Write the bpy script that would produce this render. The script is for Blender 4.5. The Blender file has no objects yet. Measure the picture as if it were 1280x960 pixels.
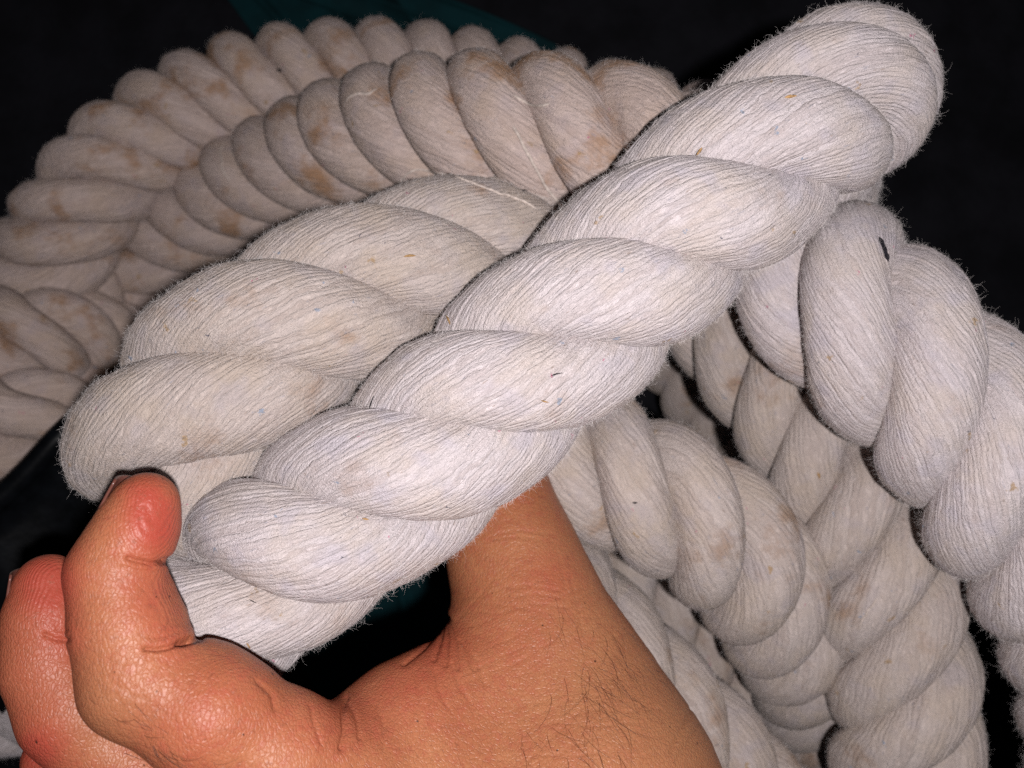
import bpy, math, numpy as np
from mathutils import Vector
rng = np.random.default_rng(7)
sc = bpy.context.scene
COL = sc.collection

# ------------------------------------------------------------------ camera, world, flash, exposure
H = 0.370           # camera height over the ground, metres (hand-held, looking straight down)
FPX = 1000.0        # focal length in pixels of a 1280 wide picture
cam_d = bpy.data.cameras.new("camera")
cam_d.sensor_width = 36.0
cam_d.lens = 36.0 * FPX / 1280.0
cam_d.clip_start = 0.005
cam_d.clip_end = 20.0
cam_d.dof.use_dof = True
cam_d.dof.focus_distance = 0.152
cam_d.dof.aperture_fstop = 17.0
cam = bpy.data.objects.new("camera", cam_d)
COL.objects.link(cam)
cam.location = (0, 0, H)
sc.camera = cam

world = bpy.data.worlds.new("World")
sc.world = world
world.use_nodes = True
bg = world.node_tree.nodes["Background"]
bg.inputs[0].default_value = (0.85, 0.82, 1.0, 1)
bg.inputs[1].default_value = 0.013

fl = bpy.data.lights.new("phone_flash", "POINT")
fl.energy = 3.15
fl.color = (1.0, 0.955, 0.955)
fl.shadow_soft_size = 0.0035
flo = bpy.data.objects.new("phone_flash", fl)
flo.location = (0.0165, -0.007, H + 0.035)
COL.objects.link(flo)

sc.view_settings.view_transform = "Standard"
sc.view_settings.look = "None"
sc.view_settings.exposure = 0.0
sc.view_settings.gamma = 1.0
sc.cycles.use_denoising = False
sc.cycles.sample_clamp_indirect = 3.0
sc.cycles.max_bounces = 6
sc.cycles.diffuse_bounces = 3


def P(px, py, d):
    """point seen at (px, py) of the photograph at depth d (metres) below the camera"""
    return np.array([(px - 640) / FPX * d, -(py - 480) / FPX * d, H - d])


# ------------------------------------------------------------------ node helpers
class NT:
    def __init__(self, name):
        self.m = bpy.data.materials.new(name)
        self.m.use_nodes = True
        self.t = self.m.node_tree
        self.bsdf = self.t.nodes["Principled BSDF"]

    def n(self, typ, **kw):
        nd = self.t.nodes.new(typ)
        for k, v in kw.items():
            if k.startswith("i_"):
                nd.inputs[k[2:].replace("_", " ")].default_value = v
            else:
                setattr(nd, k, v)
        return nd

    def link(self, a, b):
        self.t.links.new(a, b)

    def setin(self, sock, v):
        if hasattr(v, "is_linked") or isinstance(v, bpy.types.NodeSocket):
            self.link(v, sock)
        else:
            sock.default_value = v

    def math(self, op, a, b=0.0, c=0.0, clamp=False):
        nd = self.t.nodes.new("ShaderNodeMath")
        nd.operation = op
        nd.use_clamp = clamp
        for i, v in enumerate((a, b, c)):
            self.setin(nd.inputs[i], v)
        return nd.outputs[0]

    def mix(self, f, a, b, blend="MIX"):
        nd = self.t.nodes.new("ShaderNodeMix")
        nd.data_type = "RGBA"
        nd.blend_type = blend
        self.setin(nd.inputs[0], f)
        self.setin(nd.inputs[6], a)
        self.setin(nd.inputs[7], b)
        return nd.outputs[2]

    def ramp(self, f, lo, hi, a=0.0, b=1.0):
        nd = self.t.nodes.new("ShaderNodeMapRange")
        nd.interpolation_type = "SMOOTHSTEP"
        self.setin(nd.inputs[0], f)
        nd.inputs[1].default_value = lo
        nd.inputs[2].default_value = hi
        nd.inputs[3].default_value = a
        nd.inputs[4].default_value = b
        return nd.outputs[0]

    def noise(self, vec, scale, detail=2.0, rough=0.5):
        nd = self.t.nodes.new("ShaderNodeTexNoise")
        nd.inputs["Scale"].default_value = scale
        nd.inputs["Detail"].default_value = detail
        nd.inputs["Roughness"].default_value = rough
        self.link(vec, nd.inputs["Vector"])
        return nd.outputs["Fac"]


def rope_material(name, base, stain=0.5, tan=(0.27, 0.155, 0.085, 1), stain_lo=0.60):
    k = NT(name)
    uv = k.n("ShaderNodeUVMap", uv_map="yarn")
    sep = k.n("ShaderNodeSeparateXYZ")
    k.link(uv.outputs[0], sep.inputs[0])
    u, v = sep.outputs[0], sep.outputs[1]
    geo = k.n("ShaderNodeNewGeometry")
    pos = geo.outputs["Position"]
    # yarn index and profile
    comb = k.n("ShaderNodeCombineXYZ")
    k.link(k.math("MULTIPLY", u, 0.35), comb.inputs[0])
    k.link(k.math("MULTIPLY", v, 0.22), comb.inputs[1])
    wob = k.noise(comb.outputs[0], 1.0, 2.0)
    uw = k.math("ADD", u, k.math("MULTIPLY", k.math("SUBTRACT", wob, 0.5), 2.6))
    cw = k.n("ShaderNodeCombineXYZ")
    k.link(k.math("MULTIPLY", u, 0.8), cw.inputs[0]); k.link(k.math("MULTIPLY", v, 0.55), cw.inputs[1]); cw.inputs[2].default_value = 7.7
    uw = k.math("ADD", uw, k.math("MULTIPLY", k.math("SUBTRACT", k.noise(cw.outputs[0], 1.0, 3.0, 0.6), 0.5), 1.5))
    fr = k.math("FRACT", uw)
    t = k.math("ABSOLUTE", k.math("SUBTRACT", fr, 0.5))
    prof = k.math("SUBTRACT", 1.0, k.math("MULTIPLY", k.math("MULTIPLY", t, t), 3.9))
    idx = k.math("FLOOR", uw)
    wn = k.n("ShaderNodeTexWhiteNoise", noise_dimensions="2D")
    cidx = k.n("ShaderNodeCombineXYZ")
    k.link(idx, cidx.inputs[0])
    k.link(k.math("FLOOR", k.math("MULTIPLY", v, 0.035)), cidx.inputs[1])
    k.link(cidx.outputs[0], wn.inputs["Vector"])
    # fibres wound round each yarn: noise sheared and stretched
    cf = k.n("ShaderNodeCombineXYZ")
    k.link(k.math("ADD", k.math("MULTIPLY", uw, 5.0), k.math("MULTIPLY", v, 1.1)), cf.inputs[0])
    k.link(k.math("MULTIPLY", v, 0.8), cf.inputs[1])
    k.link(idx, cf.inputs[2])
    fib = k.noise(cf.outputs[0], 1.0, 3.0, 0.6)
    slub = k.noise(pos, 330.0, 2.0)
    lint = k.noise(pos, 2600.0, 3.0, 0.75)
    h = k.math("ADD", k.math("MULTIPLY", prof, 0.46), k.math("MULTIPLY", fib, 0.85))
    h = k.math("ADD", h, k.math("MULTIPLY", wn.outputs["Value"], 0.22))
    h = k.math("ADD", h, k.math("MULTIPLY", slub, 0.55))
    h = k.math("ADD", h, k.math("MULTIPLY", lint, 1.15))
    bump = k.n("ShaderNodeBump")
    bump.inputs["Strength"].default_value = 1.0
    bump.inputs["Distance"].default_value = 0.00042
    k.link(h, bump.inputs["Height"])
    k.link(bump.outputs[0], k.bsdf.inputs["Normal"])
    # colour
    c = k.mix(k.ramp(wn.outputs["Value"], 0.0, 1.0, 0.0, 0.85), (*base, 1),
              (base[0] * 0.83, base[1] * 0.80, base[2] * 0.78, 1))
    c = k.mix(k.ramp(fib, 0.45, 0.70, 0, 0.75), c, (min(1, base[0] * 1.28), min(1, base[1] * 1.28), min(1, base[2] * 1.27), 1))
    # soft hue drift: cream / lavender
    hn = k.noise(pos, 95.0, 3.0)
    c = k.mix(k.ramp(hn, 0.4, 0.7, 0, 0.55), c, (base[0] * 0.97, base[1] * 0.92, base[2] * 0.80, 1))
    mp = k.n("ShaderNodeMapping")
    mp.inputs["Location"].default_value = (3.1, 1.7, 0.4)
    k.link(pos, mp.inputs[0])
    hn2 = k.noise(mp.outputs[0], 140.0, 2.0)
    c = k.mix(k.ramp(hn2, 0.52, 0.72, 0, 0.5), c, (base[0] * 0.84, base[1] * 0.86, base[2] * 0.96, 1))
    # tan stains
    st = k.noise(mp.outputs[0], 62.0, 4.0, 0.6)
    c = k.mix(k.ramp(st, stain_lo, stain_lo + 0.18, 0, stain), c, tan)
    # coloured lint specks
    for i, (colr, sc_, th, loc) in enumerate((((0.34, 0.22, 0.11, 1), 150, 0.17, (0.3, 0, 0)), ((0.03, 0.035, 0.07, 1), 210, 0.085, (0.9, 0.2, 0)),
                                             ((0.42, 0.12, 0.20, 1), 190, 0.09, (0.1, 0.7, 0.3)), ((0.22, 0.27, 0.36, 1), 170, 0.13, (0.6, 0.1, 0.8)))):
        mm = k.n("ShaderNodeMapping")
        mm.inputs["Location"].default_value = loc
        k.link(pos, mm.inputs[0])
        dn = k.n("ShaderNodeTexNoise")
        dn.inputs["Scale"].default_value = 620.0
        k.link(pos, dn.inputs["Vector"])
        vm = k.n("ShaderNodeVectorMath", operation="MULTIPLY_ADD")
        k.link(dn.outputs["Color"], vm.inputs[0])
        vm.inputs[1].default_value = (0.0042,) * 3
        k.link(mm.outputs[0], vm.inputs[2])
        vo = k.n("ShaderNodeTexVoronoi")
        vo.inputs["Scale"].default_value = sc_
        k.link(vm.outputs[0], vo.inputs["Vector"])
        # only some of the cells carry a speck
        sel = k.n("ShaderNodeSeparateColor")
        k.link(vo.outputs["Color"], sel.inputs[0])
        on = k.math("GREATER_THAN", sel.outputs[0], 0.76)
        f = k.math("MULTIPLY", k.ramp(vo.outputs["Distance"], th * 0.45, th, 0.8, 0.0), on)
        c = k.mix(f, c, colr)
    # fine broken flecks of dyed fibre, drawn out along the yarns
    cg = k.n("ShaderNodeCombineXYZ")
    k.link(k.math("MULTIPLY", u, 1.6), cg.inputs[0]); k.link(k.math("MULTIPLY", v, 0.75), cg.inputs[1]); cg.inputs[2].default_value = 3.3
    fl1 = k.noise(cg.outputs[0], 1.0, 2.0, 0.7)
    c = k.mix(k.ramp(fl1, 0.66, 0.76, 0, 0.55), c, (0.22, 0.15, 0.11, 1))
    c = k.mix(k.ramp(fl1, 0.25, 0.34, 0.5, 0.0), c, (0.20, 0.21, 0.27, 1))
    k.link(c, k.bsdf.inputs["Base Color"])
    k.bsdf.inputs["Roughness"].default_value = 0.95
    k.bsdf.inputs["Specular IOR Level"].default_value = 0.08
    k.bsdf.inputs["Sheen Weight"].default_value = 0.12
    k.bsdf.inputs["Sheen Roughness"].default_value = 0.6
    return k.m


M_ROPE = rope_material("cotton_pale", (0.525, 0.468, 0.478), 0.45)
M_ROPE_W = rope_material("cotton_cream", (0.455, 0.388, 0.362), 0.70, stain_lo=0.56)
M_ROPE_S = rope_material("cotton_stained", (0.475, 0.378, 0.345), 0.85, stain_lo=0.52, tan=(0.30, 0.155, 0.070, 1))


def simple_material(name, colr, rough=0.6, spec=0.5, noise_scale=None, amount=0.3, bump=None):
    k = NT(name)
    k.bsdf.inputs["Roughness"].default_value = rough
    k.bsdf.inputs["Specular IOR Level"].default_value = spec
    geo = k.n("ShaderNodeNewGeometry")
    if noise_scale:
        f = k.noise(geo.outputs["Position"], noise_scale, 4.0, 0.6)
        k.link(k.mix(k.ramp(f, 0.3, 0.7), (*[x * (1 - amount) for x in colr], 1), (*[min(1, x * (1 + amount)) for x in colr], 1)),
               k.bsdf.inputs["Base Color"])
    else:
        k.bsdf.inputs["Base Color"].default_value = (*colr, 1)
    if bump:
        b = k.n("ShaderNodeBump")
        b.inputs["Distance"].default_value = bump[1]
        b.inputs["Strength"].default_value = 1.0
        k.link(k.noise(geo.outputs["Position"], bump[0], 3.0, 0.6), b.inputs["Height"])
        k.link(b.outputs[0], k.bsdf.inputs["Normal"])
    return k.m


M_FUZZ = simple_material("cotton_fibre", (0.60, 0.56, 0.55), 0.9, 0.1)
M_BLACK = simple_material("black_ground", (0.006, 0.006, 0.008), 0.9, 0.1, 30.0, 0.4, (400.0, 0.0006))
M_TEAL = simple_material("teal_cloth", (0.0008, 0.018, 0.022), 0.85, 0.15, 60.0, 0.25, (2500.0, 0.0002))
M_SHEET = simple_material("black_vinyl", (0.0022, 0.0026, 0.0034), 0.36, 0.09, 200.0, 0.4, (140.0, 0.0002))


# ------------------------------------------------------------------ mesh helpers
def link_mesh(name, verts, faces, mat, parent=None, smooth=True, uv=None):
    me = bpy.data.meshes.new(name)
    verts = np.asarray(verts, dtype=np.float32)
    faces = np.asarray(faces, dtype=np.int32)
    nf, k = faces.shape
    me.vertices.add(len(verts))
    me.vertices.foreach_set("co", verts.ravel())
    me.loops.add(nf * k)
    me.loops.foreach_set("vertex_index", faces.ravel())
    me.polygons.add(nf)
    me.polygons.foreach_set("loop_start", np.arange(0, nf * k, k, dtype=np.int32))
    me.polygons.foreach_set("loop_total", np.full(nf, k, dtype=np.int32))
    if smooth:
        me.polygons.foreach_set("use_smooth", np.ones(nf, dtype=bool))
    if uv is not None:
        lay = me.uv_layers.new(name="yarn")
        lay.data.foreach_set("uv", np.asarray(uv, dtype=np.float32).ravel())
    me.update(calc_edges=True)
    me.materials.append(mat)
    o = bpy.data.objects.new(name, me)
    COL.objects.link(o)
    if parent is not None:
        o.parent = parent
    return o


def link_hair(name, strands, radius, mat, parent=None):
    """strands: (n, k, 3) array of fibre points"""
    n, k, _ = strands.shape
    hc = bpy.data.hair_curves.new(name)
    hc.add_curves([k] * n)
    hc.points.foreach_set("position", strands.astype(np.float32).ravel())
    if "radius" not in hc.attributes:
        hc.attributes.new("radius", "FLOAT", "POINT")
    tip = np.linspace(1.0, 0.35, k)
    r = np.broadcast_to(np.asarray(radius).reshape(-1, 1) if np.ndim(radius) else radius, (n, 1)) * tip
    hc.attributes["radius"].data.foreach_set("value", r.astype(np.float32).ravel())
    hc.materials.append(mat)
    o = bpy.data.objects.new(name, hc)
    COL.objects.link(o)
    if parent is not None:
        o.parent = parent
    o["kind"] = "stuff"
    return o


def tag(o, label=None, cat=None, group=None, kind=None):
    if label: o["label"] = label
    if cat: o["category"] = cat
    if group: o["group"] = group
    if kind: o["kind"] = kind
    return o


def spline(pts, step):
    """Catmull-Rom through the rows of pts (any number of columns), resampled by arc length of the first three"""
    p = np.asarray(pts, float)
    p = np.vstack([2 * p[0] - p[1], p, 2 * p[-1] - p[-2]])
    out = []
    for i in range(1, len(p) - 2):
        t = np.linspace(0, 1, 40, endpoint=False)[:, None]
        a, b, c, d = p[i - 1], p[i], p[i + 1], p[i + 2]
        out.append(0.5 * (2 * b + (c - a) * t + (2 * a - 5 * b + 4 * c - d) * t ** 2 + (3 * b - 3 * c + d - a) * t ** 3))
    q = np.vstack(out + [p[-2:-1]])
    ker = np.hanning(33); ker /= ker.sum()
    pad = np.vstack([np.repeat(q[:1], 16, 0), q, np.repeat(q[-1:], 16, 0)])
    q = np.stack([np.convolve(pad[:, j], ker, "valid") for j in range(q.shape[1])], 1)
    s = np.r_[0, np.cumsum(np.linalg.norm(np.diff(q[:, :3], axis=0), axis=1))]
    n = max(4, int(s[-1] / step))
    si = np.linspace(0, s[-1], n)
    return si, np.stack([np.interp(si, s, q[:, j]) for j in range(q.shape[1])], 1)


def unit(a):
    return a / np.maximum(np.linalg.norm(a, axis=-1, keepdims=True), 1e-12)


def snoise(x, y, seed, octaves=4):
    """cheap smooth noise from sines"""
    r = np.random.default_rng(seed)
    o = 0
    for i in range(octaves * 2):
        f = 0.6 + 1.9 * r.random()
        g = 0.6 + 1.9 * r.random()
        o = o + np.sin(x * f * (1 if r.random() < .5 else -1) + y * g + r.random() * 6.28)
    return o / (octaves * 2) ** 0.5


ROPES = {}


def make_rope(path, R, pitch, anchor, mat, label, step=0.0009, yarns=40, cols=6, fuzz=9000, fuzz_len=1.0, twist_phase=None, seed=1,
              group="lengths of the thick three-strand rope"):
    """path rows: px, py, depth, radius factor"""
    pts = np.array([[*P(w[0], w[1], w[2]), w[3], w[4] if len(w) > 4 else 1.0] for w in path])
    s, q = spline(pts, step)
    C, rf, pf = q[:, :3], q[:, 3], q[:, 4]
    T = unit(np.gradient(C, axis=0))
    # parallel transport
    N = np.zeros_like(T)
    n0 = np.array([0, 0, 1.0]); n0 = n0 - T[0] * n0.dot(T[0]); N[0] = n0 / np.linalg.norm(n0)
    for i in range(1, len(T)):
        v = N[i - 1] - T[i] * N[i - 1].dot(T[i])
        N[i] = v / np.linalg.norm(v)
    B = np.cross(T, N)
    # phase: a strand faces the camera where the centre line passes nearest to the anchor
    d = H - C[:, 2]
    px = 640 + C[:, 0] / d * FPX
    py = 480 - C[:, 1] / d * FPX
    k = int(np.argmin((px - anchor[0]) ** 2 + (py - anchor[1]) ** 2))
    tc = np.array([0, 0, H]) - C[k]
    ang = math.atan2(tc.dot(B[k]), tc.dot(N[k]))
    th = 2 * math.pi * np.cumsum(np.gradient(s) / pf) / pitch          # right-hand lay
    th = th - th[k] + ang
    root = bpy.data.objects.new("rope", None)
    root.empty_display_size = 0.01
    COL.objects.link(root)
    tag(root, label, "rope", group)
    rc, hh = 0.515, 0.490
    pl_ = pitch * pf / (R * rf)                       # pitch in rope radii: it sets how wide each strand can be
    ww = np.clip(1.05 * pl_ / 6 * np.sin(np.arctan(2 * math.pi * 0.75 / pl_)), 0.34, 0.53)[:, None]
    ncol = yarns * cols
    allp, alln, allw = [], [], []
    for sk in range(3):
        a = th + sk * 2 * math.pi / 3
        rad = np.cos(a)[:, None] * N + np.sin(a)[:, None] * B
        Rr = (R * rf)[:, None]
        # small lay irregularity
        wob = 1 + 0.035 * snoise(s * 110, 0 * s, seed * 10 + sk)[:, None]
        a = a + 0.07 * snoise(s * 70, 0 * s, seed * 10 + sk + 5)
        rad = np.cos(a)[:, None] * N + np.sin(a)[:, None] * B
        c = C + rad * Rr * rc * wob
        t = unit(np.gradient(c, axis=0))
        n = unit(rad - t * np.sum(rad * t, 1, keepdims=True))
        b = np.cross(t, n)
        u = np.arange(ncol) / cols                       # yarn coordinate
        # columns follow the yarns: strand twist is opposite to the lay
        tw = -3.2 * s / R
        phi = 2 * math.pi * np.arange(ncol)[None, :] / ncol + tw[:, None]
        phi = np.mod(phi, 2 * math.pi)
        cph, sph = np.cos(phi), np.sin(phi)
        e = 0.93
        x = np.sign(cph) * np.abs(cph) ** e * hh
        y = np.sign(sph) * np.abs(sph) ** e * ww
        # strand is fuller on its outer side, keystone-shaped inside
        y = y * (1.0 + 0.06 * cph - 0.16 * (cph < 0) * cph * cph)
        fat = (1 + 0.03 * snoise(s * 90, 0 * s, seed * 10 + sk + 9))[:, None, None]
        base = c[:, None, :] + fat * (x[..., None] * n[:, None, :] + y[..., None] * b[:, None, :]) * Rr[:, None, :]
        nx, ny = cph / hh, sph / ww
        nl = np.sqrt(nx * nx + ny * ny)
        nrm = (nx / nl)[..., None] * n[:, None, :] + (ny / nl)[..., None] * b[:, None, :]
        fr = (np.arange(ncol) % cols) / cols
        ridge = np.abs(np.sin(math.pi * fr)) ** 0.7
        yi = np.arange(ncol) // cols
        r2 = np.random.default_rng(seed * 31 + sk)
        S, U = np.meshgrid(s * 1000, u, indexing="ij")
        off = (r2.random(yarns) - 0.5)[yi][None, :] * 0.6 + 0.4 * np.sin(S * 0.25 + r2.random(yarns)[yi][None, :] * 40)
        lump = snoise(S * 0.07, phi * 1.0, seed * 7 + sk) * 0.35 * np.sin(phi * .5) ** 0
        disp = ridge[None, :] * 0.075 * (0.75 + 0.6 * off) + off * 0.13 + lump * 0.42 + 0.10 * snoise(S * 0.35, phi * 4, seed * 3 + sk)
        v = base + nrm * (disp * 0.001 * (R / 0.02))[..., None]
        nr, nc = v.shape[:2]
        idx = np.arange(nr * nc).reshape(nr, nc)
        i0 = idx[:-1]; i1 = idx[1:]
        f = np.stack([i0, np.roll(i0, -1, 1), np.roll(i1, -1, 1), i1], -1).reshape(-1, 4)
        uu = np.broadcast_to(u[None, :], (nr, nc))
        un = np.broadcast_to((u + 1.0 / cols)[None, :], (nr, nc))
        vv = S
        lu = np.stack([np.stack([uu[:-1], vv[:-1]], -1), np.stack([un[:-1], vv[:-1]], -1),
                       np.stack([un[1:], vv[1:]], -1), np.stack([uu[1:], vv[1:]], -1)], 2).reshape(-1, 2)
        lu[:, 0] += sk * 97 + seed * 13
        # drop the hidden inner faces? keep: the strand is a closed solid
        o = link_mesh("strand", v.reshape(-1, 3), f, mat, root, uv=lu)
        # fuzz seeds on the side that can be seen
        rr = r2.integers(1, nr - 1, fuzz)
        cc = r2.integers(0, nc, fuzz)
        pp = v[rr, cc]; nn = nrm[rr, cc]
        yd = unit(v[np.minimum(rr + 1, nr - 1), cc] - v[rr, cc])
        ax = C[rr]
        outer = np.linalg.norm(pp - ax, axis=1) > 0.62 * R * rf[rr]
        tocam = unit(np.array([0, 0, H]) - pp)
        keep = outer & (np.sum(nn * tocam, 1) > -0.35)
        allp.append(pp[keep]); alln.append(nn[keep]); allw.append(yd[keep])
    p = np.concatenate(allp); nn = np.concatenate(alln); yd = np.concatenate(allw)
    m = len(p)
    r3 = np.random.default_rng(seed + 500)
    L = (0.0005 + 0.0011 * r3.random(m) + 0.0022 * r3.random(m) ** 10) * fuzz_len
    K = 5
    rnd = unit(r3.normal(size=(m, 3)))
    dirv = unit(nn * (0.10 + 0.9 * r3.random((m, 1)) ** 2) + yd * r3.normal(size=(m, 1)) * 0.9 + rnd * 0.55)
    curl = unit(r3.normal(size=(m, 3)))
    st = np.zeros((m, K, 3))
    st[:, 0] = p - nn * 0.0001
    dd = dirv.copy()
    for j in range(1, K):
        st[:, j] = st[:, j - 1] + dd * (L / (K - 1))[:, None]
        dd = unit(dd + curl * 0.75 + r3.normal(size=(m, 3)) * 0.25 - nn * 0.12)
    if m:
        link_hair("fuzz", st, 0.0000125, M_FUZZ, root)
    ROPES[label] = (C, N, B, T, s, R, root)
    return root


# ------------------------------------------------------------------ the setting
def grid_sheet(name, x0, x1, y0, y1, nx, ny, zf, mat, thick=0.0):
    xs = np.linspace(x0, x1, nx); ys = np.linspace(y0, y1, ny)
    X, Y = np.meshgrid(xs, ys)
    Z = zf(X, Y)
    v = np.stack([X, Y, Z], -1).reshape(-1, 3)
    idx = np.arange(nx * ny).reshape(ny, nx)
    f = np.stack([idx[:-1, :-1], idx[:-1, 1:], idx[1:, 1:], idx[1:, :-1]], -1).reshape(-1, 4)
    o = link_mesh(name, v, f, mat)
    if thick:
        mo = o.modifiers.new("thickness", "SOLIDIFY"); mo.thickness = thick; mo.offset = -1
    return o


g = grid_sheet("ground", -3, 3, -3, 3, 61, 61, lambda X, Y: 0.0008 * np.sin(X * 37) * np.cos(Y * 31), M_BLACK)
tag(g, kind="structure")


def teal_z(X, Y):
    # lies on the ground, with soft folds running down the picture
    return 0.006 + 0.0035 * np.exp(-((np.mod(X * 1 + 0.18 * Y + 0.004, 0.030) - 0.015) / 0.0022) ** 2) + 0.0015 * np.sin(Y * 40 + X * 25)


t = grid_sheet("cloth", -0.125, 0.01, -0.16, 0.178, 120, 160, teal_z, M_TEAL, 0.0012)
for v_ in t.data.vertices:
    yy = (v_.co.y + 0.16) / 0.338
    v_.co.x += 0.012 * math.sin(yy * 9) - 0.058 * max(0.0, yy - 0.93) / 0.07 * (1 if v_.co.x > -0.05 else 0.2)
tag(t, "dark teal cloth lying flat under the rope coils, seen in the gap above the palm", "cloth")

# ------------------------------------------------------------------ ropes
NEAR = dict(step=0.0008, yarns=56, cols=5)
FAR = dict(step=0.0016, yarns=36, cols=4)
make_rope([(-140, 905, .262, .62), (-40, 893, .262, .66), (60, 885, .262, .7), (140, 868, .25, .85), (185, 838, .222, .95), (222, 800, .190, 1), (275, 752, .1715, 1, .85),
           (345, 700, .1675, 1, .85), (430, 642, .1665, 1), (522, 577, .167, 1), (635, 475, .168, 1.0), (752, 371, .1695, 1), (865, 270, .171, 1), (965, 183, .173, 1),
           (1035, 135, .1775, .98, .62), (1062, 120, .192, .97, .62), (1060, 122, .213, .98, .95), (1030, 165, .229, 1, 1.225), (1000, 235, .227, 1.02, 1.225), (1003, 305, .212, 1.04, 1.225), (1040, 370, .197, 1.10, .86),
           (1110, 432, .190, 1.10, .86), (1195, 522, .188, 1.10, .86), (1273, 635, .188, 1.10, .86), (1343, 760, .195, 1.02, .86), (1385, 900, .205, 1, .86), (1400, 1040, .22, 1)],
          0.0200, 0.0756, (645, 487), M_ROPE,
          "thick pale rope crossing in front, held by the hand, its bend at top right", fuzz=135000, fuzz_len=1.15, seed=2, **NEAR)
make_rope([(760, 365, .240, .9), (690, 322, .218, .92), (600, 318, .200, .96), (482, 358, .186, 1), (375, 408, .178, 1), (280, 474, .174, 1), (217, 552, .176, 1),
           (226, 614, .187, .97), (258, 672, .216, .9), (280, 740, .25, .9), (340, 760, .28, .9)],
          0.0212, 0.080, (265, 503), M_ROPE_W,
          "broad cream rope loop alongside the held rope, ending just above the fingertip", fuzz=65000, seed=3, **NEAR)
make_rope([(900, 250, .195, 1), (830, 200, .20, 1), (742, 178, .204, 1), (640, 160, .212, 1), (540, 157, .227, 1), (445, 175, .25, 1), (367, 205, .275, 1),
           (297, 245, .297, 1), (232, 285, .315, 1), (185, 335, .325, 1), (170, 400, .332, 1), (180, 480, .335, 1)],
          0.0200, 0.0600, (745, 178), M_ROPE_S,
          "second coil from the top, tan-stained rope arching over the broad cream loop", step=0.0012, yarns=36, cols=5, fuzz=20000, seed=4)
make_rope([(960, 240, .235, 1), (880, 192, .24, 1), (800, 170, .25, 1), (740, 152, .26, 1), (680, 135, .268, 1), (600, 115, .275, 1), (530, 101, .28, 1), (460, 97, .283, 1),
           (385, 100, .285, 1), (300, 116, .288, 1), (235, 141, .290, 1), (180, 176, .290, 1), (130, 222, .288, 1), (92, 270, .288, 1), (58, 325, .295, 1),
           (10, 380, .315, 1), (-60, 420, .335, 1)],
          0.0200, 0.0500, (345, 106), M_ROPE_S,
          "outermost rope coil at the top of the pile against the black background", step=0.0012, yarns=36, cols=5, fuzz=20000, seed=5)
make_rope([(-140, 352, .30, 1), (0, 350, .30, 1), (70, 352, .303, 1), (125, 366, .315, .98), (180, 410, .335, .95), (230, 460, .345, .9)],
          0.0165, 0.042, (118, 350), M_ROPE_S, "small rope length at the left edge tucked directly below the outermost coil", fuzz=3000, seed=6, **FAR)
make_rope([(-140, 420, .275, 1), (0, 422, .277, 1), (55, 423, .282, 1), (105, 422, .296, .96), (160, 430, .318, .9), (220, 450, .340, .9)],
          0.0180, 0.043, (42, 425), M_ROPE_S, "middle rope length of the three stacked at the left edge", fuzz=3500, seed=7, **FAR)
make_rope([(-140, 545, .262, 1.05), (0, 534, .265, 1.05), (45, 524, .272, 1.02), (90, 505, .290, .95), (150, 500, .315, .9), (210, 500, .340, .9)],
          0.0175, 0.044, (28, 520), M_ROPE_S, "lowest rope length at the left edge, cut across by the black sheet", fuzz=3500, seed=8, **FAR)
make_rope([(590, 470, .25, .95), (650, 520, .232, 1), (720, 565, .218, 1), (800, 609, .212, 1), (880, 657, .213, 1), (938, 715, .221, .98), (983, 790, .238, .93),
           (1008, 862, .262, .88), (1030, 930, .285, .85), (1050, 1010, .305, .85)],
          0.0200, 0.0560, (868, 650), M_ROPE_W, "greyish rope curving out from under the held rope, to the right of the thumb", step=0.0010, yarns=36, cols=5, fuzz=22000, seed=9)
make_rope([(820, 330, .275, 1), (890, 378, .256, 1), (942, 440, .242, 1), (998, 516, .234, 1.02), (1055, 606, .228, 1.03), (1096, 710, .225, 1.02), (1120, 812, .224, 1),
           (1132, 905, .224, 1), (1130, 1020, .226, 1)],
          0.0200, 0.0600, (1098, 720), M_ROPE_W, "rope running down the right side beneath the bend of the held rope", step=0.0010, yarns=36, cols=5, fuzz=24000, seed=10)
make_rope([(790, 360, .325, 1), (830, 415, .328, 1), (875, 480, .332, 1), (920, 555, .335, 1), (955, 640, .338, 1), (985, 740, .342, 1)],
          0.0190, 0.060, (890, 505), M_ROPE_W, "shadowed deep rope seen through the gap right of centre", fuzz=1500, seed=11, **FAR)
make_rope([(600, 620, .26, .95), (650, 690, .242, 1), (705, 760, .233, 1), (770, 834, .229, 1), (845, 912, .230, 1), (930, 1000, .236, 1), (1010, 1080, .245, 1)],
          0.0200, 0.062, (852, 910), M_ROPE_W, "rope along the right edge of the hand, running off the bottom of the picture", step=0.0011, yarns=36, cols=5, fuzz=18000, seed=12)
make_rope([(640, 600, .285, 1), (700, 645, .28, 1), (780, 705, .28, 1), (850, 772, .283, 1), (920, 850, .287, 1), (1000, 930, .295, 1), (1060, 1010, .305, 1)],
          0.0185, 0.058, (830, 750), M_ROPE_W, "narrow shadowed rope showing between the two ropes right of the hand", fuzz=3000, seed=13, **FAR)


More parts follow.
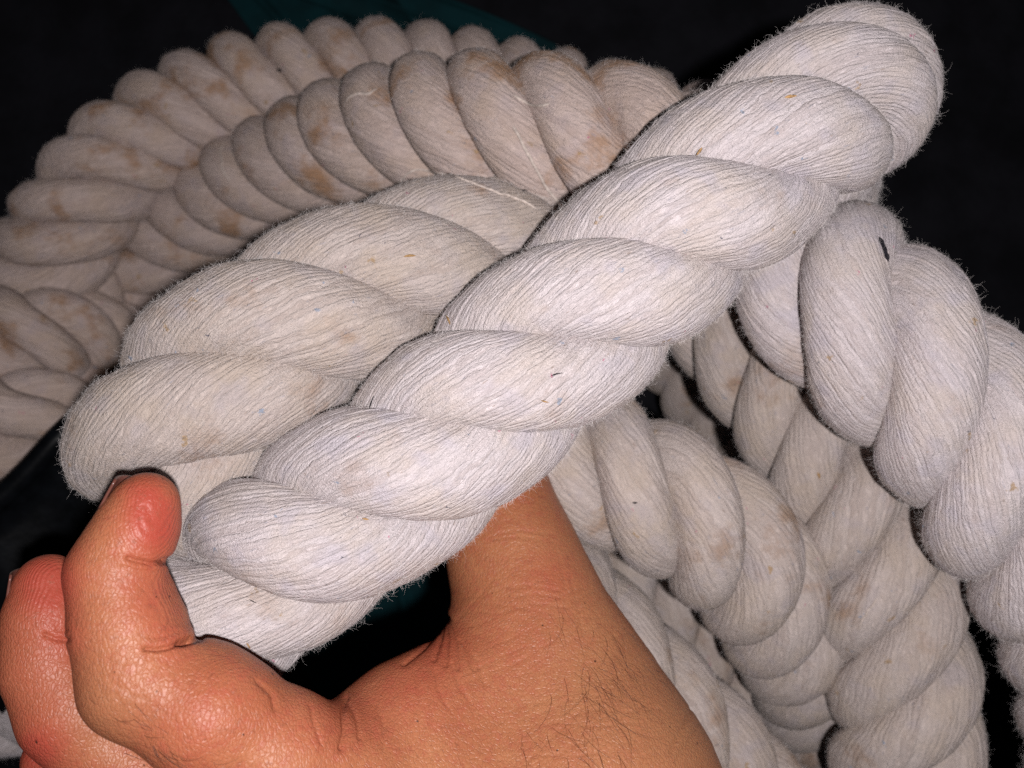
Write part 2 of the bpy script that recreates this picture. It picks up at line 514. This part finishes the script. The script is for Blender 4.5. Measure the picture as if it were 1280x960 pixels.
# ------------------------------------------------------------------ black vinyl sheet at the lower left
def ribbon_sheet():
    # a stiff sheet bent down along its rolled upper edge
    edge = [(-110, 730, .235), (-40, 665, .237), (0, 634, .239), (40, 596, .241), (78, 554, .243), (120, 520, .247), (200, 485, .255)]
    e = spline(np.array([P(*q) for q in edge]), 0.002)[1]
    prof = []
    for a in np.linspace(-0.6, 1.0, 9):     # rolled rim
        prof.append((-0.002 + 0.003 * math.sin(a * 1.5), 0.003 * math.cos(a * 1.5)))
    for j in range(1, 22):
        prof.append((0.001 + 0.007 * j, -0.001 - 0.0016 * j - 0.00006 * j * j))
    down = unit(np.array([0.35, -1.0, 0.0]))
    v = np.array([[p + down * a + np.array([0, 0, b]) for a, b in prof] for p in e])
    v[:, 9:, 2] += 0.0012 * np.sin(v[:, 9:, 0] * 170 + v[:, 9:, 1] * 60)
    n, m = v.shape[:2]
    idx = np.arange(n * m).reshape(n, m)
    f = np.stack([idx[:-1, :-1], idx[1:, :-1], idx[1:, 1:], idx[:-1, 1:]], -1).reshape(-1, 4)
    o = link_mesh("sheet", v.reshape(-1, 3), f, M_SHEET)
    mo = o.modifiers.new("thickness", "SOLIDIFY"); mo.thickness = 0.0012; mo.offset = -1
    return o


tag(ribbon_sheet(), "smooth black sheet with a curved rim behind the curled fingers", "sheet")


# ------------------------------------------------------------------ the hand: one continuous surface from a distance field
def mm(px, py, d):
    """millimetres: x right, y up, z towards the camera"""
    return np.array([(px - 640) / FPX * d, -(py - 480) / FPX * d, -d], dtype=np.float32)


def cone(p, a, b, ra, rb):
    ba = b - a
    h = np.clip(((p - a) @ ba) / float(ba @ ba), 0, 1)
    return np.linalg.norm(p - a - h[..., None] * ba, axis=-1) - (ra + (rb - ra) * h)


def smin(a, b, k):
    h = np.maximum(k - np.abs(a - b), 0) / k
    return np.minimum(a, b) - h * h * k * 0.25


def chain(p, pts, k):
    d = None
    for (a, ra), (b, rb) in zip(pts[:-1], pts[1:]):
        c = cone(p, a, b, ra, rb)
        d = c if d is None else smin(d, c, k)
    return d


def ball(p, c, r, sq=(1, 1, 1)):
    q = (p - c) / np.array(sq, dtype=np.float32)
    return (np.linalg.norm(q, axis=-1) - r) * min(sq)


INDEX = [(mm(180, 632, 139), 5.4), (mm(166, 668, 138), 6.2), (mm(142, 716, 137), 7.0), (mm(155, 782, 136), 7.9), (mm(176, 848, 136), 9.2),
         (mm(262, 893, 138), 10.2), (mm(352, 950, 143), 11.4), (mm(450, 1035, 150), 17)]
MIDDLE = [(mm(60, 733, 152), 6.0), (mm(60, 775, 151), 7.2), (mm(63, 830, 150), 7.9), (mm(92, 885, 150), 9.0), (mm(185, 975, 153), 10.6), (mm(300, 1045, 158), 12), (mm(420, 1120, 164), 17)]
RING = [(mm(66, 948, 168), 6.0), (mm(90, 985, 167), 7.6), (mm(140, 1045, 168), 8.6), (mm(240, 1105, 172), 10), (mm(380, 1180, 176), 15)]
THUMB = [(mm(575, 505, 207), 8.5), (mm(598, 560, 204), 11.0), (mm(619, 625, 200), 12.8), (mm(643, 700, 193), 14.6), (mm(668, 780, 186), 16.6), (mm(705, 870, 180), 20), (mm(735, 975, 173), 25.5), (mm(770, 1100, 172), 30)]
PALM = [(mm(450, 1050, 152), 19), (mm(570, 1060, 160), 24), (mm(700, 1070, 168), 29), (mm(760, 1180, 172), 31)]
PALM2 = [(mm(430, 1130, 166), 18), (mm(580, 1200, 176), 26)]


def px_of(p):
    return 640 + p[..., 0] / -p[..., 2] * FPX, 480 - p[..., 1] / -p[..., 2] * FPX


def seg2(x, y, pts):
    d = np.full(x.shape, 1e9, dtype=np.float32)
    for (x0, y0), (x1, y1) in zip(pts[:-1], pts[1:]):
        L = (x1 - x0) ** 2 + (y1 - y0) ** 2
        h = np.clip(((x - x0) * (x1 - x0) + (y - y0) * (y1 - y0)) / L, 0, 1)
        d = np.minimum(d, np.hypot(x - x0 - h * (x1 - x0), y - y0 - h * (y1 - y0)))
    return d


def hand_sdf(p):
    idx = chain(p, INDEX, 3.5)
    idx = smin(idx, cone(p, mm(187, 628, 140), mm(190, 656, 140.5), 4.2, 4.3), 2.6)         # finger pulp
    idx = smin(idx, cone(p, mm(186, 750, 140), mm(193, 775, 140), 4.6, 5.4), 2.0)         # middle pad
    idx = smin(idx, cone(p, mm(262, 858, 141), mm(298, 880, 142), 7.6, 7.4), 2.0)         # base pad
    midf = chain(p, MIDDLE, 3.5)
    ring = chain(p, RING, 3.0)
    th = chain(p, THUMB, 7.0)
    pl = smin(chain(p, PALM, 8.0), chain(p, PALM2, 8.0), 10.0)
    web = cone(p, mm(430, 975, 152), mm(640, 850, 178), 13.0, 14.0)
    web = smin(web, cone(p, mm(505, 905, 164), mm(600, 870, 178), 11.5, 12.5), 8.0)
    body = smin(pl, th, 14.0)
    body = smin(body, web, 10.0)
    body = smin(body, idx, 5.0)
    low = np.clip((-(p[..., 1]) - 66) / 12, 0, 1)                 # fingers fuse only near the knuckles, outside the picture
    m2 = smin(midf, ring, 1.2)
    body = np.where(low > 0, smin(body, m2, 5.0), np.minimum(body, m2))
    return body


CREASES = [  # polyline in the picture, width px, depth mm
    ([(240, 797), (226, 803), (212, 809), (196, 812), (182, 811)], 2.6, 1.1), ([(218, 697), (204, 703), (190, 705), (172, 702), (160, 698)], 2.6, 1.0),
    ([(250, 797), (228, 803)], 4.5, 1.6), ([(232, 700), (206, 703)], 4.5, 1.4), ([(222, 790), (206, 796), (188, 797)], 2.0, 0.25), ([(205, 712), (190, 714), (172, 713), (152, 708)], 2.0, 0.22), ([(200, 822), (184, 822)], 2.0, 0.2),
    ([(322, 852), (340, 868), (344, 886)], 3.5, 0.35), ([(433, 872), (429, 890), (431, 912), (426, 935)], 3, 0.8), ([(437, 880), (447, 900), (449, 922)], 2.6, 0.4),
    ([(556, 768), (548, 790), (530, 810), (505, 830)], 2.6, 0.7), ([(557, 770), (552, 797), (543, 825)], 2.4, 0.55), ([(558, 772), (560, 800), (557, 832)], 2.4, 0.5),
    ([(559, 772), (569, 800), (572, 836)], 2.4, 0.45), ([(561, 772), (580, 800), (590, 835)], 2.4, 0.35), ([(552, 775), (532, 795), (508, 808)], 2.2, 0.3),
    ([(575, 800), (596, 825), (606, 856)], 2.4, 0.25), ([(564, 830), (574, 858), (590, 880)], 2.4, 0.22), ([(545, 838), (548, 862), (560, 885)], 2.4, 0.2),
    ([(520, 838), (524, 862), (520, 890)], 2.6, 0.2), ([(388, 882), (393, 905), (402, 930)], 2.6, 0.22), ([(470, 882), (480, 905), (478, 935)], 2.6, 0.2),
    ([(85, 800), (70, 799), (55, 793)], 2.6, 0.7), ([(84, 788), (70, 789)], 2.0, 0.25), ([(145, 855), (160, 868), (182, 874)], 2.2, 0.15), ([(135, 845), (148, 862)], 2.2, 0.15),
    ([(838, 940), (852, 912), (866, 880)], 2.6, 0.3), ([(845, 952), (862, 925), (872, 905)], 2.4, 0.2), ([(620, 668), (650, 663), (690, 668)], 2.4, 0.12),
    ([(615, 674), (650, 670), (684, 676)], 2.4, 0.10), ([(640, 735), (660, 731), (700, 738)], 2.6, 0.12), ([(645, 746), (668, 742), (705, 748)], 2.4, 0.12),
    ([(640, 757), (668, 754), (712, 760)], 2.4, 0.10), ([(700, 700), (708, 740), (706, 775)], 2.4, 0.12), ([(712, 720), (722, 755), (728, 790)], 2.4, 0.10)]
_r = np.random.default_rng(11)
for _ in range(46):      # fine skin lines across the thumb root
    x0, y0 = 590 + 230 * _r.random(), 700 + 250 * _r.random()
    L_, a_ = 18 + 40 * _r.random(), -0.25 + 0.35 * _r.normal()
    CREASES.append(([(x0 - L_ * math.cos(a_), y0 - L_ * math.sin(a_)), (x0, y0 + 3 * _r.normal()), (x0 + L_ * math.cos(a_), y0 + L_ * math.sin(a_))], 1.9, 0.05 + 0.05 * _r.random()))
for _ in range(16):
    x0, y0 = 110 + 110 * _r.random(), 830 + 70 * _r.random()
    L_, a_ = 8 + 14 * _r.random(), 0.9 + 0.4 * _r.normal()
    CREASES.append(([(x0 - L_ * math.cos(a_), y0 - L_ * math.sin(a_)), (x0 + L_ * math.cos(a_), y0 + L_ * math.sin(a_))], 1.9, 0.05 + 0.05 * _r.random()))


def relief(p):
    """height in mm added along the normal: flexion creases, tendons, fine wrinkles"""
    x, y = px_of(p)
    h = np.zeros(x.shape, dtype=np.float32)
    for pts, w, dep in CREASES:
        d = seg2(x, y, pts)
        h -= dep * 0.8 * np.exp(-(d / w) ** 2)
        h += dep * 0.10 * np.exp(-((d - 3.5 * w) / (2.2 * w)) ** 2)
    return h


def surface_nets(F, org, vox):
    nx, ny, nz = F.shape
    ins = F < 0
    cells = None
    acc = np.zeros((nx - 1, ny - 1, nz - 1, 3), dtype=np.float32)
    cnt = np.zeros((nx - 1, ny - 1, nz - 1), dtype=np.float32)
    cs = [(i, j, k) for i in (0, 1) for j in (0, 1) for k in (0, 1)]
    cv = lambda c: F[c[0]:nx - 1 + c[0], c[1]:ny - 1 + c[1], c[2]:nz - 1 + c[2]]
    for a in cs:
        for ax in range(3):
            if a[ax] == 0:
                b = list(a); b[ax] = 1; b = tuple(b)
                fa, fb = cv(a), cv(b)
                m = (fa < 0) != (fb < 0)
                t = np.where(m, fa / np.where(m, fa - fb, 1), 0)
                for c in range(3):
                    acc[..., c] += np.where(m, (t if c == ax else a[c]), 0)
                cnt += m
    act = cnt > 0
    vid = np.full(act.shape, -1, dtype=np.int64)
    vid[act] = np.arange(act.sum())
    ijk = np.argwhere(act)
    verts = (ijk + acc[act] / cnt[act][:, None]) * vox + org
    faces = []
    for ax in range(3):
        sl0 = [slice(None)] * 3; sl1 = [slice(None)] * 3
        sl0[ax] = slice(0, -1); sl1[ax] = slice(1, None)
        a = ins[tuple(sl0)]; b = ins[tuple(sl1)]
        e = np.argwhere(a != b)
        o1, o2 = [(1, 2), (2, 0), (0, 1)][ax]
        ok = (e[:, o1] > 0) & (e[:, o2] > 0) & (e[:, o1] < F.shape[o1] - 1) & (e[:, o2] < F.shape[o2] - 1)
        e = e[ok]
        flip = a[tuple(e.T)]
        q = []
        for d1, d2 in ((-1, -1), (0, -1), (0, 0), (-1, 0)):
            c = e.copy(); c[:, o1] += d1; c[:, o2] += d2
            q.append(vid[tuple(c.T)])
        q = np.stack(q, 1)
        q[~flip] = q[~flip][:, ::-1]
        faces.append(q)
    return verts, np.concatenate(faces)


def build_hand():
    vox = 0.62
    lo = np.array([-100, -118, -226], dtype=np.float32); hi = np.array([62, 0, -118], dtype=np.float32)
    n = ((hi - lo) / vox).astype(int)
    ax = [lo[i] + np.arange(n[i], dtype=np.float32) * vox for i in range(3)]
    F = np.empty(tuple(n), dtype=np.float32)
    for i in range(0, n[0], 16):
        X = np.stack(np.meshgrid(ax[0][i:i + 16], ax[1], ax[2], indexing="ij"), -1)
        F[i:i + 16] = hand_sdf(X)
    F[:, 0, :] = 5.0; F[0] = 5; F[-1] = 5; F[:, :, 0] = 5; F[:, :, -1] = 5    # closed at the wrist, outside the picture
    v, f = surface_nets(F, lo, vox)
    v = v.astype(np.float32)
    e = 0.25

    def grad(v):
        g = np.stack([hand_sdf(v + np.eye(3, dtype=np.float32)[i] * e) - hand_sdf(v - np.eye(3, dtype=np.float32)[i] * e) for i in range(3)], 1)
        return unit(g)
    # one linear subdivision, then back onto the exact surface
    ed = np.sort(np.stack([f, np.roll(f, -1, 1)], -1).reshape(-1, 2), 1)
    ue, inv = np.unique(ed, axis=0, return_inverse=True)
    inv = inv.reshape(-1, 4)
    nv = len(v)
    em = v[ue].mean(1); fm = v[f].mean(1)
    fi = nv + len(ue) + np.arange(len(f))
    ev = nv + inv
    v = np.concatenate([v, em, fm]).astype(np.float32)
    f = np.concatenate([np.stack([f[:, c], ev[:, c], fi, ev[:, c - 1]], 1) for c in range(4)])
    body = v[:, 1] > lo[1] + 2
    for _ in range(2):
        g = grad(v)
        v = np.where(body[:, None], v - g * hand_sdf(v)[:, None] * 0.9, v)
    g = grad(v)
    return v, f, g


hv, hf, hn = build_hand()
hx, hy = px_of(hv)
facing = np.clip(np.sum(hn * unit(-hv), 1) * 3 + 1, 0, 1)
hv2 = hv + hn * (relief(hv) * facing)[:, None]


def skin_material():
    k = NT("skin")
    at = k.n("ShaderNodeAttribute", attribute_name="skin_tone")      # r redness, g finger-pad ridges, b tan/brown
    sep = k.n("ShaderNodeSeparateColor")
    k.link(at.outputs["Color"], sep.inputs[0])
    geo = k.n("ShaderNodeNewGeometry")
    pos = geo.outputs["Position"]
    base = (0.290, 0.104, 0.048, 1)
    n1 = k.noise(pos, 90.0, 4.0, 0.6)
    c = k.mix(k.ramp(n1, 0.3, 0.7), base, (0.335, 0.134, 0.063, 1))
    n2 = k.noise(pos, 420.0, 4.0, 0.65)
    c = k.mix(k.ramp(n2, 0.42, 0.70, 0, 0.65), c, (0.30, 0.085, 0.048, 1))
    c = k.mix(k.math("MULTIPLY", sep.outputs[2], 0.8), c, (0.27, 0.118, 0.055, 1))
    c = k.mix(k.math("MULTIPLY", sep.outputs[0], 0.9), c, (0.31, 0.048, 0.032, 1))
    # pale flecks
    n3 = k.noise(pos, 1300.0, 2.0, 0.6)
    c = k.mix(k.ramp(n3, 0.68, 0.8, 0, 0.35), c, (0.56, 0.34, 0.25, 1))
    n4 = k.noise(pos, 780.0, 5.0, 0.8)
    c = k.mix(k.ramp(n4, 0.52, 0.70, 0, 0.6), c, (0.20, 0.065, 0.035, 1))
    c = k.mix(k.ramp(k.noise(pos, 560.0, 1.0, 0.5), 0.765, 0.80, 0, 0.9), c, (0.03, 0.012, 0.008, 1))
    k.link(c, k.bsdf.inputs["Base Color"])
    k.bsdf.inputs["Subsurface Weight"].default_value = 0.15
    k.bsdf.inputs["Subsurface Radius"].default_value = (0.0028, 0.0010, 0.0006)
    k.bsdf.inputs["Subsurface Scale"].default_value = 1.0
    k.bsdf.inputs["Roughness"].default_value = 0.43
    k.bsdf.inputs["Specular IOR Level"].default_value = 0.26
    vo = k.n("ShaderNodeTexVoronoi", feature="DISTANCE_TO_EDGE")
    vo.inputs["Scale"].default_value = 1500.0
    mp = k.n("ShaderNodeMapping")
    mp.inputs["Rotation"].default_value = (0, 0, 0.5)
    mp.inputs["Scale"].default_value = (1.0, 0.55, 0.8)
    dn = k.n("ShaderNodeTexNoise"); dn.inputs["Scale"].default_value = 500.0
    k.link(pos, dn.inputs["Vector"])
    va = k.n("ShaderNodeVectorMath", operation="MULTIPLY_ADD")
    k.link(dn.outputs["Color"], va.inputs[0]); va.inputs[1].default_value = (0.0012,) * 3
    k.link(pos, va.inputs[2])
    k.link(va.outputs[0], mp.inputs[0])
    k.link(mp.outputs[0], vo.inputs["Vector"])
    cell = k.ramp(vo.outputs["Distance"], 0.0, 0.18)
    wv = k.n("ShaderNodeTexWave", wave_type="BANDS", bands_direction="DIAGONAL")
    wv.inputs["Scale"].default_value = 900.0
    wv.inputs["Distortion"].default_value = 2.5
    wv.inputs["Detail"].default_value = 1.0
    wv.inputs["Detail Scale"].default_value = 0.25
    wm = k.n("ShaderNodeMapping")
    wm.inputs["Rotation"].default_value = (0, 0, math.radians(20))
    k.link(pos, wm.inputs[0]); k.link(wm.outputs[0], wv.inputs["Vector"])
    ridges = k.math("MULTIPLY", wv.outputs["Fac"], sep.outputs[1])
    soft = k.noise(pos, 260.0, 3.0, 0.6)
    hgt = k.math("ADD", k.math("MULTIPLY", cell, k.math("SUBTRACT", 0.24, k.math("MULTIPLY", sep.outputs[1], 0.18))), k.math("MULTIPLY", ridges, 0.34))
    hgt = k.math("ADD", hgt, k.math("MULTIPLY", soft, 0.6))
    hgt = k.math("ADD", hgt, k.math("MULTIPLY", n3, 0.5))
    b = k.n("ShaderNodeBump")
    b.inputs["Strength"].default_value = 0.9
    b.inputs["Distance"].default_value = 0.00026
    k.link(hgt, b.inputs["Height"])
    k.link(b.outputs[0], k.bsdf.inputs["Normal"])
    return k.m


M_SKIN = skin_material()


def gauss(x, y, cx, cy, sx, sy=None):
    sy = sy or sx
    return np.exp(-((x - cx) / sx) ** 2 - ((y - cy) / sy) ** 2)


red = np.zeros(len(hv)); ridge = np.zeros(len(hv)); brown = np.zeros(len(hv))
for cx, cy, s_, a in ((195, 655, 42, 1.0), (180, 615, 30, .5), (195, 745, 42, .45), (215, 800, 26, .4), (290, 850, 60, .22), (60, 730, 40, .7), (85, 800, 30, .3), (45, 940, 30, .6),
                      (420, 900, 60, .35), (520, 840, 70, .45), (550, 800, 30, .35), (690, 720, 35, .35), (345, 900, 60, .12), (230, 930, 60, .25), (640, 810, 50, .12)):
    red += a * gauss(hx, hy, cx, cy, s_)
red += 0.38 / (1 + np.exp((hx - 95) / 10)) + 0.14 / (1 + np.exp((hx - 260) / 40))
for cx, cy, sx, sy, a in ((190, 655, 45, 50, 1.0), (200, 750, 45, 45, .7), (60, 735, 45, 45, 1.0), (300, 850, 60, 40, .4)):
    ridge += a * gauss(hx, hy, cx, cy, sx, sy)
for cx, cy, sx, sy, a in ((110, 800, 35, 120, .6), (150, 890, 60, 35, .9), (770, 860, 90, 130, .75), (870, 930, 60, 90, .9), (700, 700, 60, 60, .25), (20, 800, 30, 90, .6), (60, 850, 60, 90, .45)):
    brown += a * gauss(hx, hy, cx, cy, sx, sy)
hand = link_mesh("hand", hv2 * 0.001 + np.array([0, 0, H]), hf, M_SKIN)
ca = hand.data.color_attributes.new("skin_tone", "FLOAT_COLOR", "POINT")
ca.data.foreach_set("color", np.stack([np.clip(red, 0, 1), np.clip(ridge, 0, 1), np.clip(brown, 0, 1), np.ones(len(hv))], 1).astype(np.float32).ravel())
tag(hand, "bare human hand gripping the front rope between thumb and curled reddish fingers", "hand")


# fingernail on the far side of the index fingertip
def fingernail(c, out, along, w, L, r):
    out = unit(np.array(out, float)); along = np.array(along, float); along = unit(along - out * along.dot(out))
    side = np.cross(out, along)
    v, n1, n2 = [], 9, 9
    for i in range(n1):
        for j in range(n2):
            a = (i / (n1 - 1) - 0.5) * 2 * w / r
            t_ = (j / (n2 - 1) - 0.5) * L
            v.append(c + out * (r * math.cos(a) - 0.25 * (t_ / L) ** 2 * 4 * 0.5) + side * r * math.sin(a) + along * t_)
    v = np.array(v) * 0.001 + np.array([0, 0, H])
    idx = np.arange(n1 * n2).reshape(n1, n2)
    f = np.stack([idx[:-1, :-1], idx[1:, :-1], idx[1:, 1:], idx[:-1, 1:]], -1).reshape(-1, 4)
    o = link_mesh("fingernail", v, f, M_NAIL, hand)
    mo = o.modifiers.new("thickness", "SOLIDIFY"); mo.thickness = 0.0004; mo.offset = 0
    return o


M_NAIL = simple_material("nail", (0.11, 0.04, 0.03), 0.3, 0.5, 300.0, 0.15)
fingernail(mm(174, 640, 139), (-0.80, 0.42, -0.12), (0.40, 0.85, 0.0), 4.0, 8.0, 6.0)
fingernail(mm(60, 745, 151.5), (-0.95, 0.12, 0.10), (0.08, 0.95, 0), 3.8, 8.5, 6.6)


# hairs on the back of the thumb root and along the index finger
def hand_hair(n, boxes, seed):
    r = np.random.default_rng(seed)
    out, rad = [], []
    fv = facing > 0.99
    for (cx, cy, sx, sy, cnt, dx, dy, L0, L1) in boxes:
        for _ in range(cnt):
            x = cx + r.normal() * sx; y = cy + r.normal() * sy
            d = np.where(fv, (hx - x) ** 2 + (hy - y) ** 2, 1e9)
            i = int(np.argmin(d))
            if d[i] > 60: continue
            p, nrm = hv2[i].astype(float), hn[i].astype(float)
            dirv = np.array([dx + r.normal() * 0.24, -(dy + r.normal() * 0.2), 0.0])
            dirv = unit(dirv - nrm * dirv.dot(nrm))
            L = L0 + (L1 - L0) * r.random()
            K = 7
            pts = [p - nrm * 0.1]
            dd = unit(dirv + nrm * 0.5)
            bend = r.normal() * 0.11
            side = np.cross(nrm, dirv)
            for j in range(1, K):
                q = pts[-1] + dd * L / (K - 1)
                pts.append(q)
                dd = unit(dd + side * bend - nrm * (0.19 if j < 4 else 0.05))
            out.append(pts); rad.append(0.000016 + 0.000016 * r.random())
    st = np.array(out) * 0.001 + np.array([0, 0, H])
    link_hair("hair", st, np.array(rad), M_HAIR, hand)


M_HAIR = simple_material("body_hair", (0.045, 0.014, 0.006), 0.45, 0.5)
hand_hair(0, [(748, 840, 22, 42, 50, 0.15, 1.0, 4, 10), (768, 825, 16, 34, 28, 0.1, 1.0, 4, 9), (735, 900, 35, 35, 26, 0.2, 1.0, 5, 11), (700, 930, 30, 25, 10, 0.3, 1, 4, 8),
              (705, 760, 12, 20, 9, 0.2, 1, 4, 9), (150, 893, 12, 8, 16, 0.9, 0.6, 2, 4.5), (190, 925, 16, 12, 26, 0.8, 0.5, 2.5, 5.5), (225, 950, 16, 10, 18, 0.9, 0.4, 2.5, 5.5),
              (115, 860, 6, 12, 8, 0.7, 0.6, 1.5, 3), (198, 890, 4, 12, 5, 0.1, 1, 3, 6)], 3)


# ------------------------------------------------------------------ loose yarns and bits of lint lying on the ropes
bpy.context.view_layer.update()
deps = bpy.context.evaluated_depsgraph_get()
M_YARN = simple_material("loose_cotton", (0.47, 0.40, 0.36), 0.9, 0.1, 900.0, 0.2, (2500.0, 0.0003))
M_INK = simple_material("dark_lint", (0.012, 0.011, 0.014), 0.9, 0.1, 900.0, 0.4, (2500.0, 0.0003))
M_TAN = simple_material("tan_lint", (0.33, 0.20, 0.09), 0.9, 0.1, 900.0, 0.3, (2500.0, 0.0003))


def hit(px, py):
    d = unit(np.array([(px - 640) / FPX, -(py - 480) / FPX, -1.0]))
    ok, loc, nrm, _, ob, _ = sc.ray_cast(deps, Vector((0, 0, H)), Vector(d))
    return (np.array(loc), np.array(nrm), ob) if ok and ob.name.split(".")[0] == "strand" else None


def yarn_on(px_path, r, mat, name, lift=0.3, seed=0):
    rr = np.random.default_rng(seed)
    pp = spline(np.array([[a, b, 0] for a, b in px_path], float), 3.0)[1]
    if name == 'loose_yarn':
        pp = pp + np.convolve(rr.normal(size=len(pp) + 4), [.3, .6, .3], 'same')[2:-2, None] * np.array([1.6, 1.6, 0])
        r = r * 0.62
    else:
        r = r * 0.75
    pts, own = [], None
    for x, y, _ in pp:
        h_ = hit(x, y)
        if h_ is None: continue
        own = own or h_[2]
        n_ = h_[1] if h_[1][2] > 0 else -h_[1]
        pts.append(h_[0] + n_ * r * lift)
    if len(pts) < 3: return
    pts = np.array(pts)
    ker = np.array([.25, .5, .25])
    for _ in range(2):
        pts[1:-1] = pts[:-2] * .25 + pts[1:-1] * .5 + pts[2:] * .25
    T_ = unit(np.gradient(pts, axis=0))
    N_ = unit(np.cross(T_, [0.1, 0.2, 1.0])); B_ = np.cross(T_, N_)
    K = 8; n = len(pts)
    a = np.arange(K) / K * 2 * math.pi
    rad = r * (0.75 + 0.35 * rr.random(n)) * np.minimum(1, np.minimum(np.arange(n) + .4, n - .6 - np.arange(n)) / 2.0)
    v = pts[:, None] + rad[:, None, None] * (np.cos(a)[None, :, None] * N_[:, None] + np.sin(a)[None, :, None] * B_[:, None])
    idx = np.arange(n * K).reshape(n, K)
    f = np.stack([idx[:-1], np.roll(idx[:-1], -1, 1), np.roll(idx[1:], -1, 1), idx[1:]], -1).reshape(-1, 4)
    link_mesh(name, v.reshape(-1, 3), f, mat, own.parent)


for i, (pth, r_, m_, nm) in enumerate((
        ([(490, 232), (520, 214), (552, 216), (600, 232), (650, 250), (672, 262)], .00050, M_YARN, "loose_yarn"),
        ([(640, 118), (656, 128), (672, 133), (690, 130)], .00060, M_YARN, "loose_yarn"),
        ([(642, 158), (652, 178), (664, 200), (676, 222), (690, 244), (706, 262)], .00075, M_YARN, "loose_yarn"),
        ([(282, 178), (276, 195), (280, 214), (290, 230)], .00055, M_YARN, "loose_yarn"),
        ([(430, 126), (446, 119), (462, 116), (472, 110)], .00060, M_YARN, "loose_yarn"),
        ([(1072, 790), (1078, 775), (1086, 762), (1100, 748)], .00050, M_YARN, "loose_yarn"),
        ([(1040, 708), (1034, 714), (1028, 718)], .00045, M_YARN, "loose_yarn"),
        ([(1098, 296), (1104, 310), (1110, 328)], .00075, M_INK, "dark_fleck"),
        ([(468, 494), (464, 503), (462, 512)], .00022, M_INK, "dark_fleck"),
        ([(704, 466), (696, 467), (688, 470)], .00022, M_INK, "dark_fleck"),
        ([(346, 86), (350, 88), (353, 88)], .0010, M_INK, "dark_fleck"),
        ([(652, 238), (656, 239), (660, 239)], .00060, M_INK, "dark_fleck"),
        ([(312, 750), (316, 752), (321, 754)], .00018, M_INK, "dark_fleck"),
        ([(790, 628), (794, 629), (797, 628)], .00040, M_INK, "dark_fleck"),
        ([(558, 394), (562, 400), (563, 406)], .00050, M_TAN, "tan_fleck"),
        ([(452, 648), (457, 649), (461, 650)], .00040, M_TAN, "tan_fleck"),
        ([(676, 500), (680, 502), (686, 503)], .00035, M_TAN, "tan_fleck"),
        ([(870, 195), (874, 190), (878, 184)], .00060, M_TAN, "tan_fleck"),
        ([(980, 122), (988, 121), (996, 120)], .00055, M_TAN, "tan_fleck"),
        ([(1022, 590), (1024, 594), (1024, 599)], .00065, M_TAN, "tan_fleck"),
        ([(504, 321), (512, 319), (520, 320)], .00050, M_TAN, "tan_fleck"),
        ([(308, 803), (311, 807), (313, 811)], .00030, M_TAN, "tan_fleck"))):
    yarn_on(pth, r_, m_, nm, seed=i)
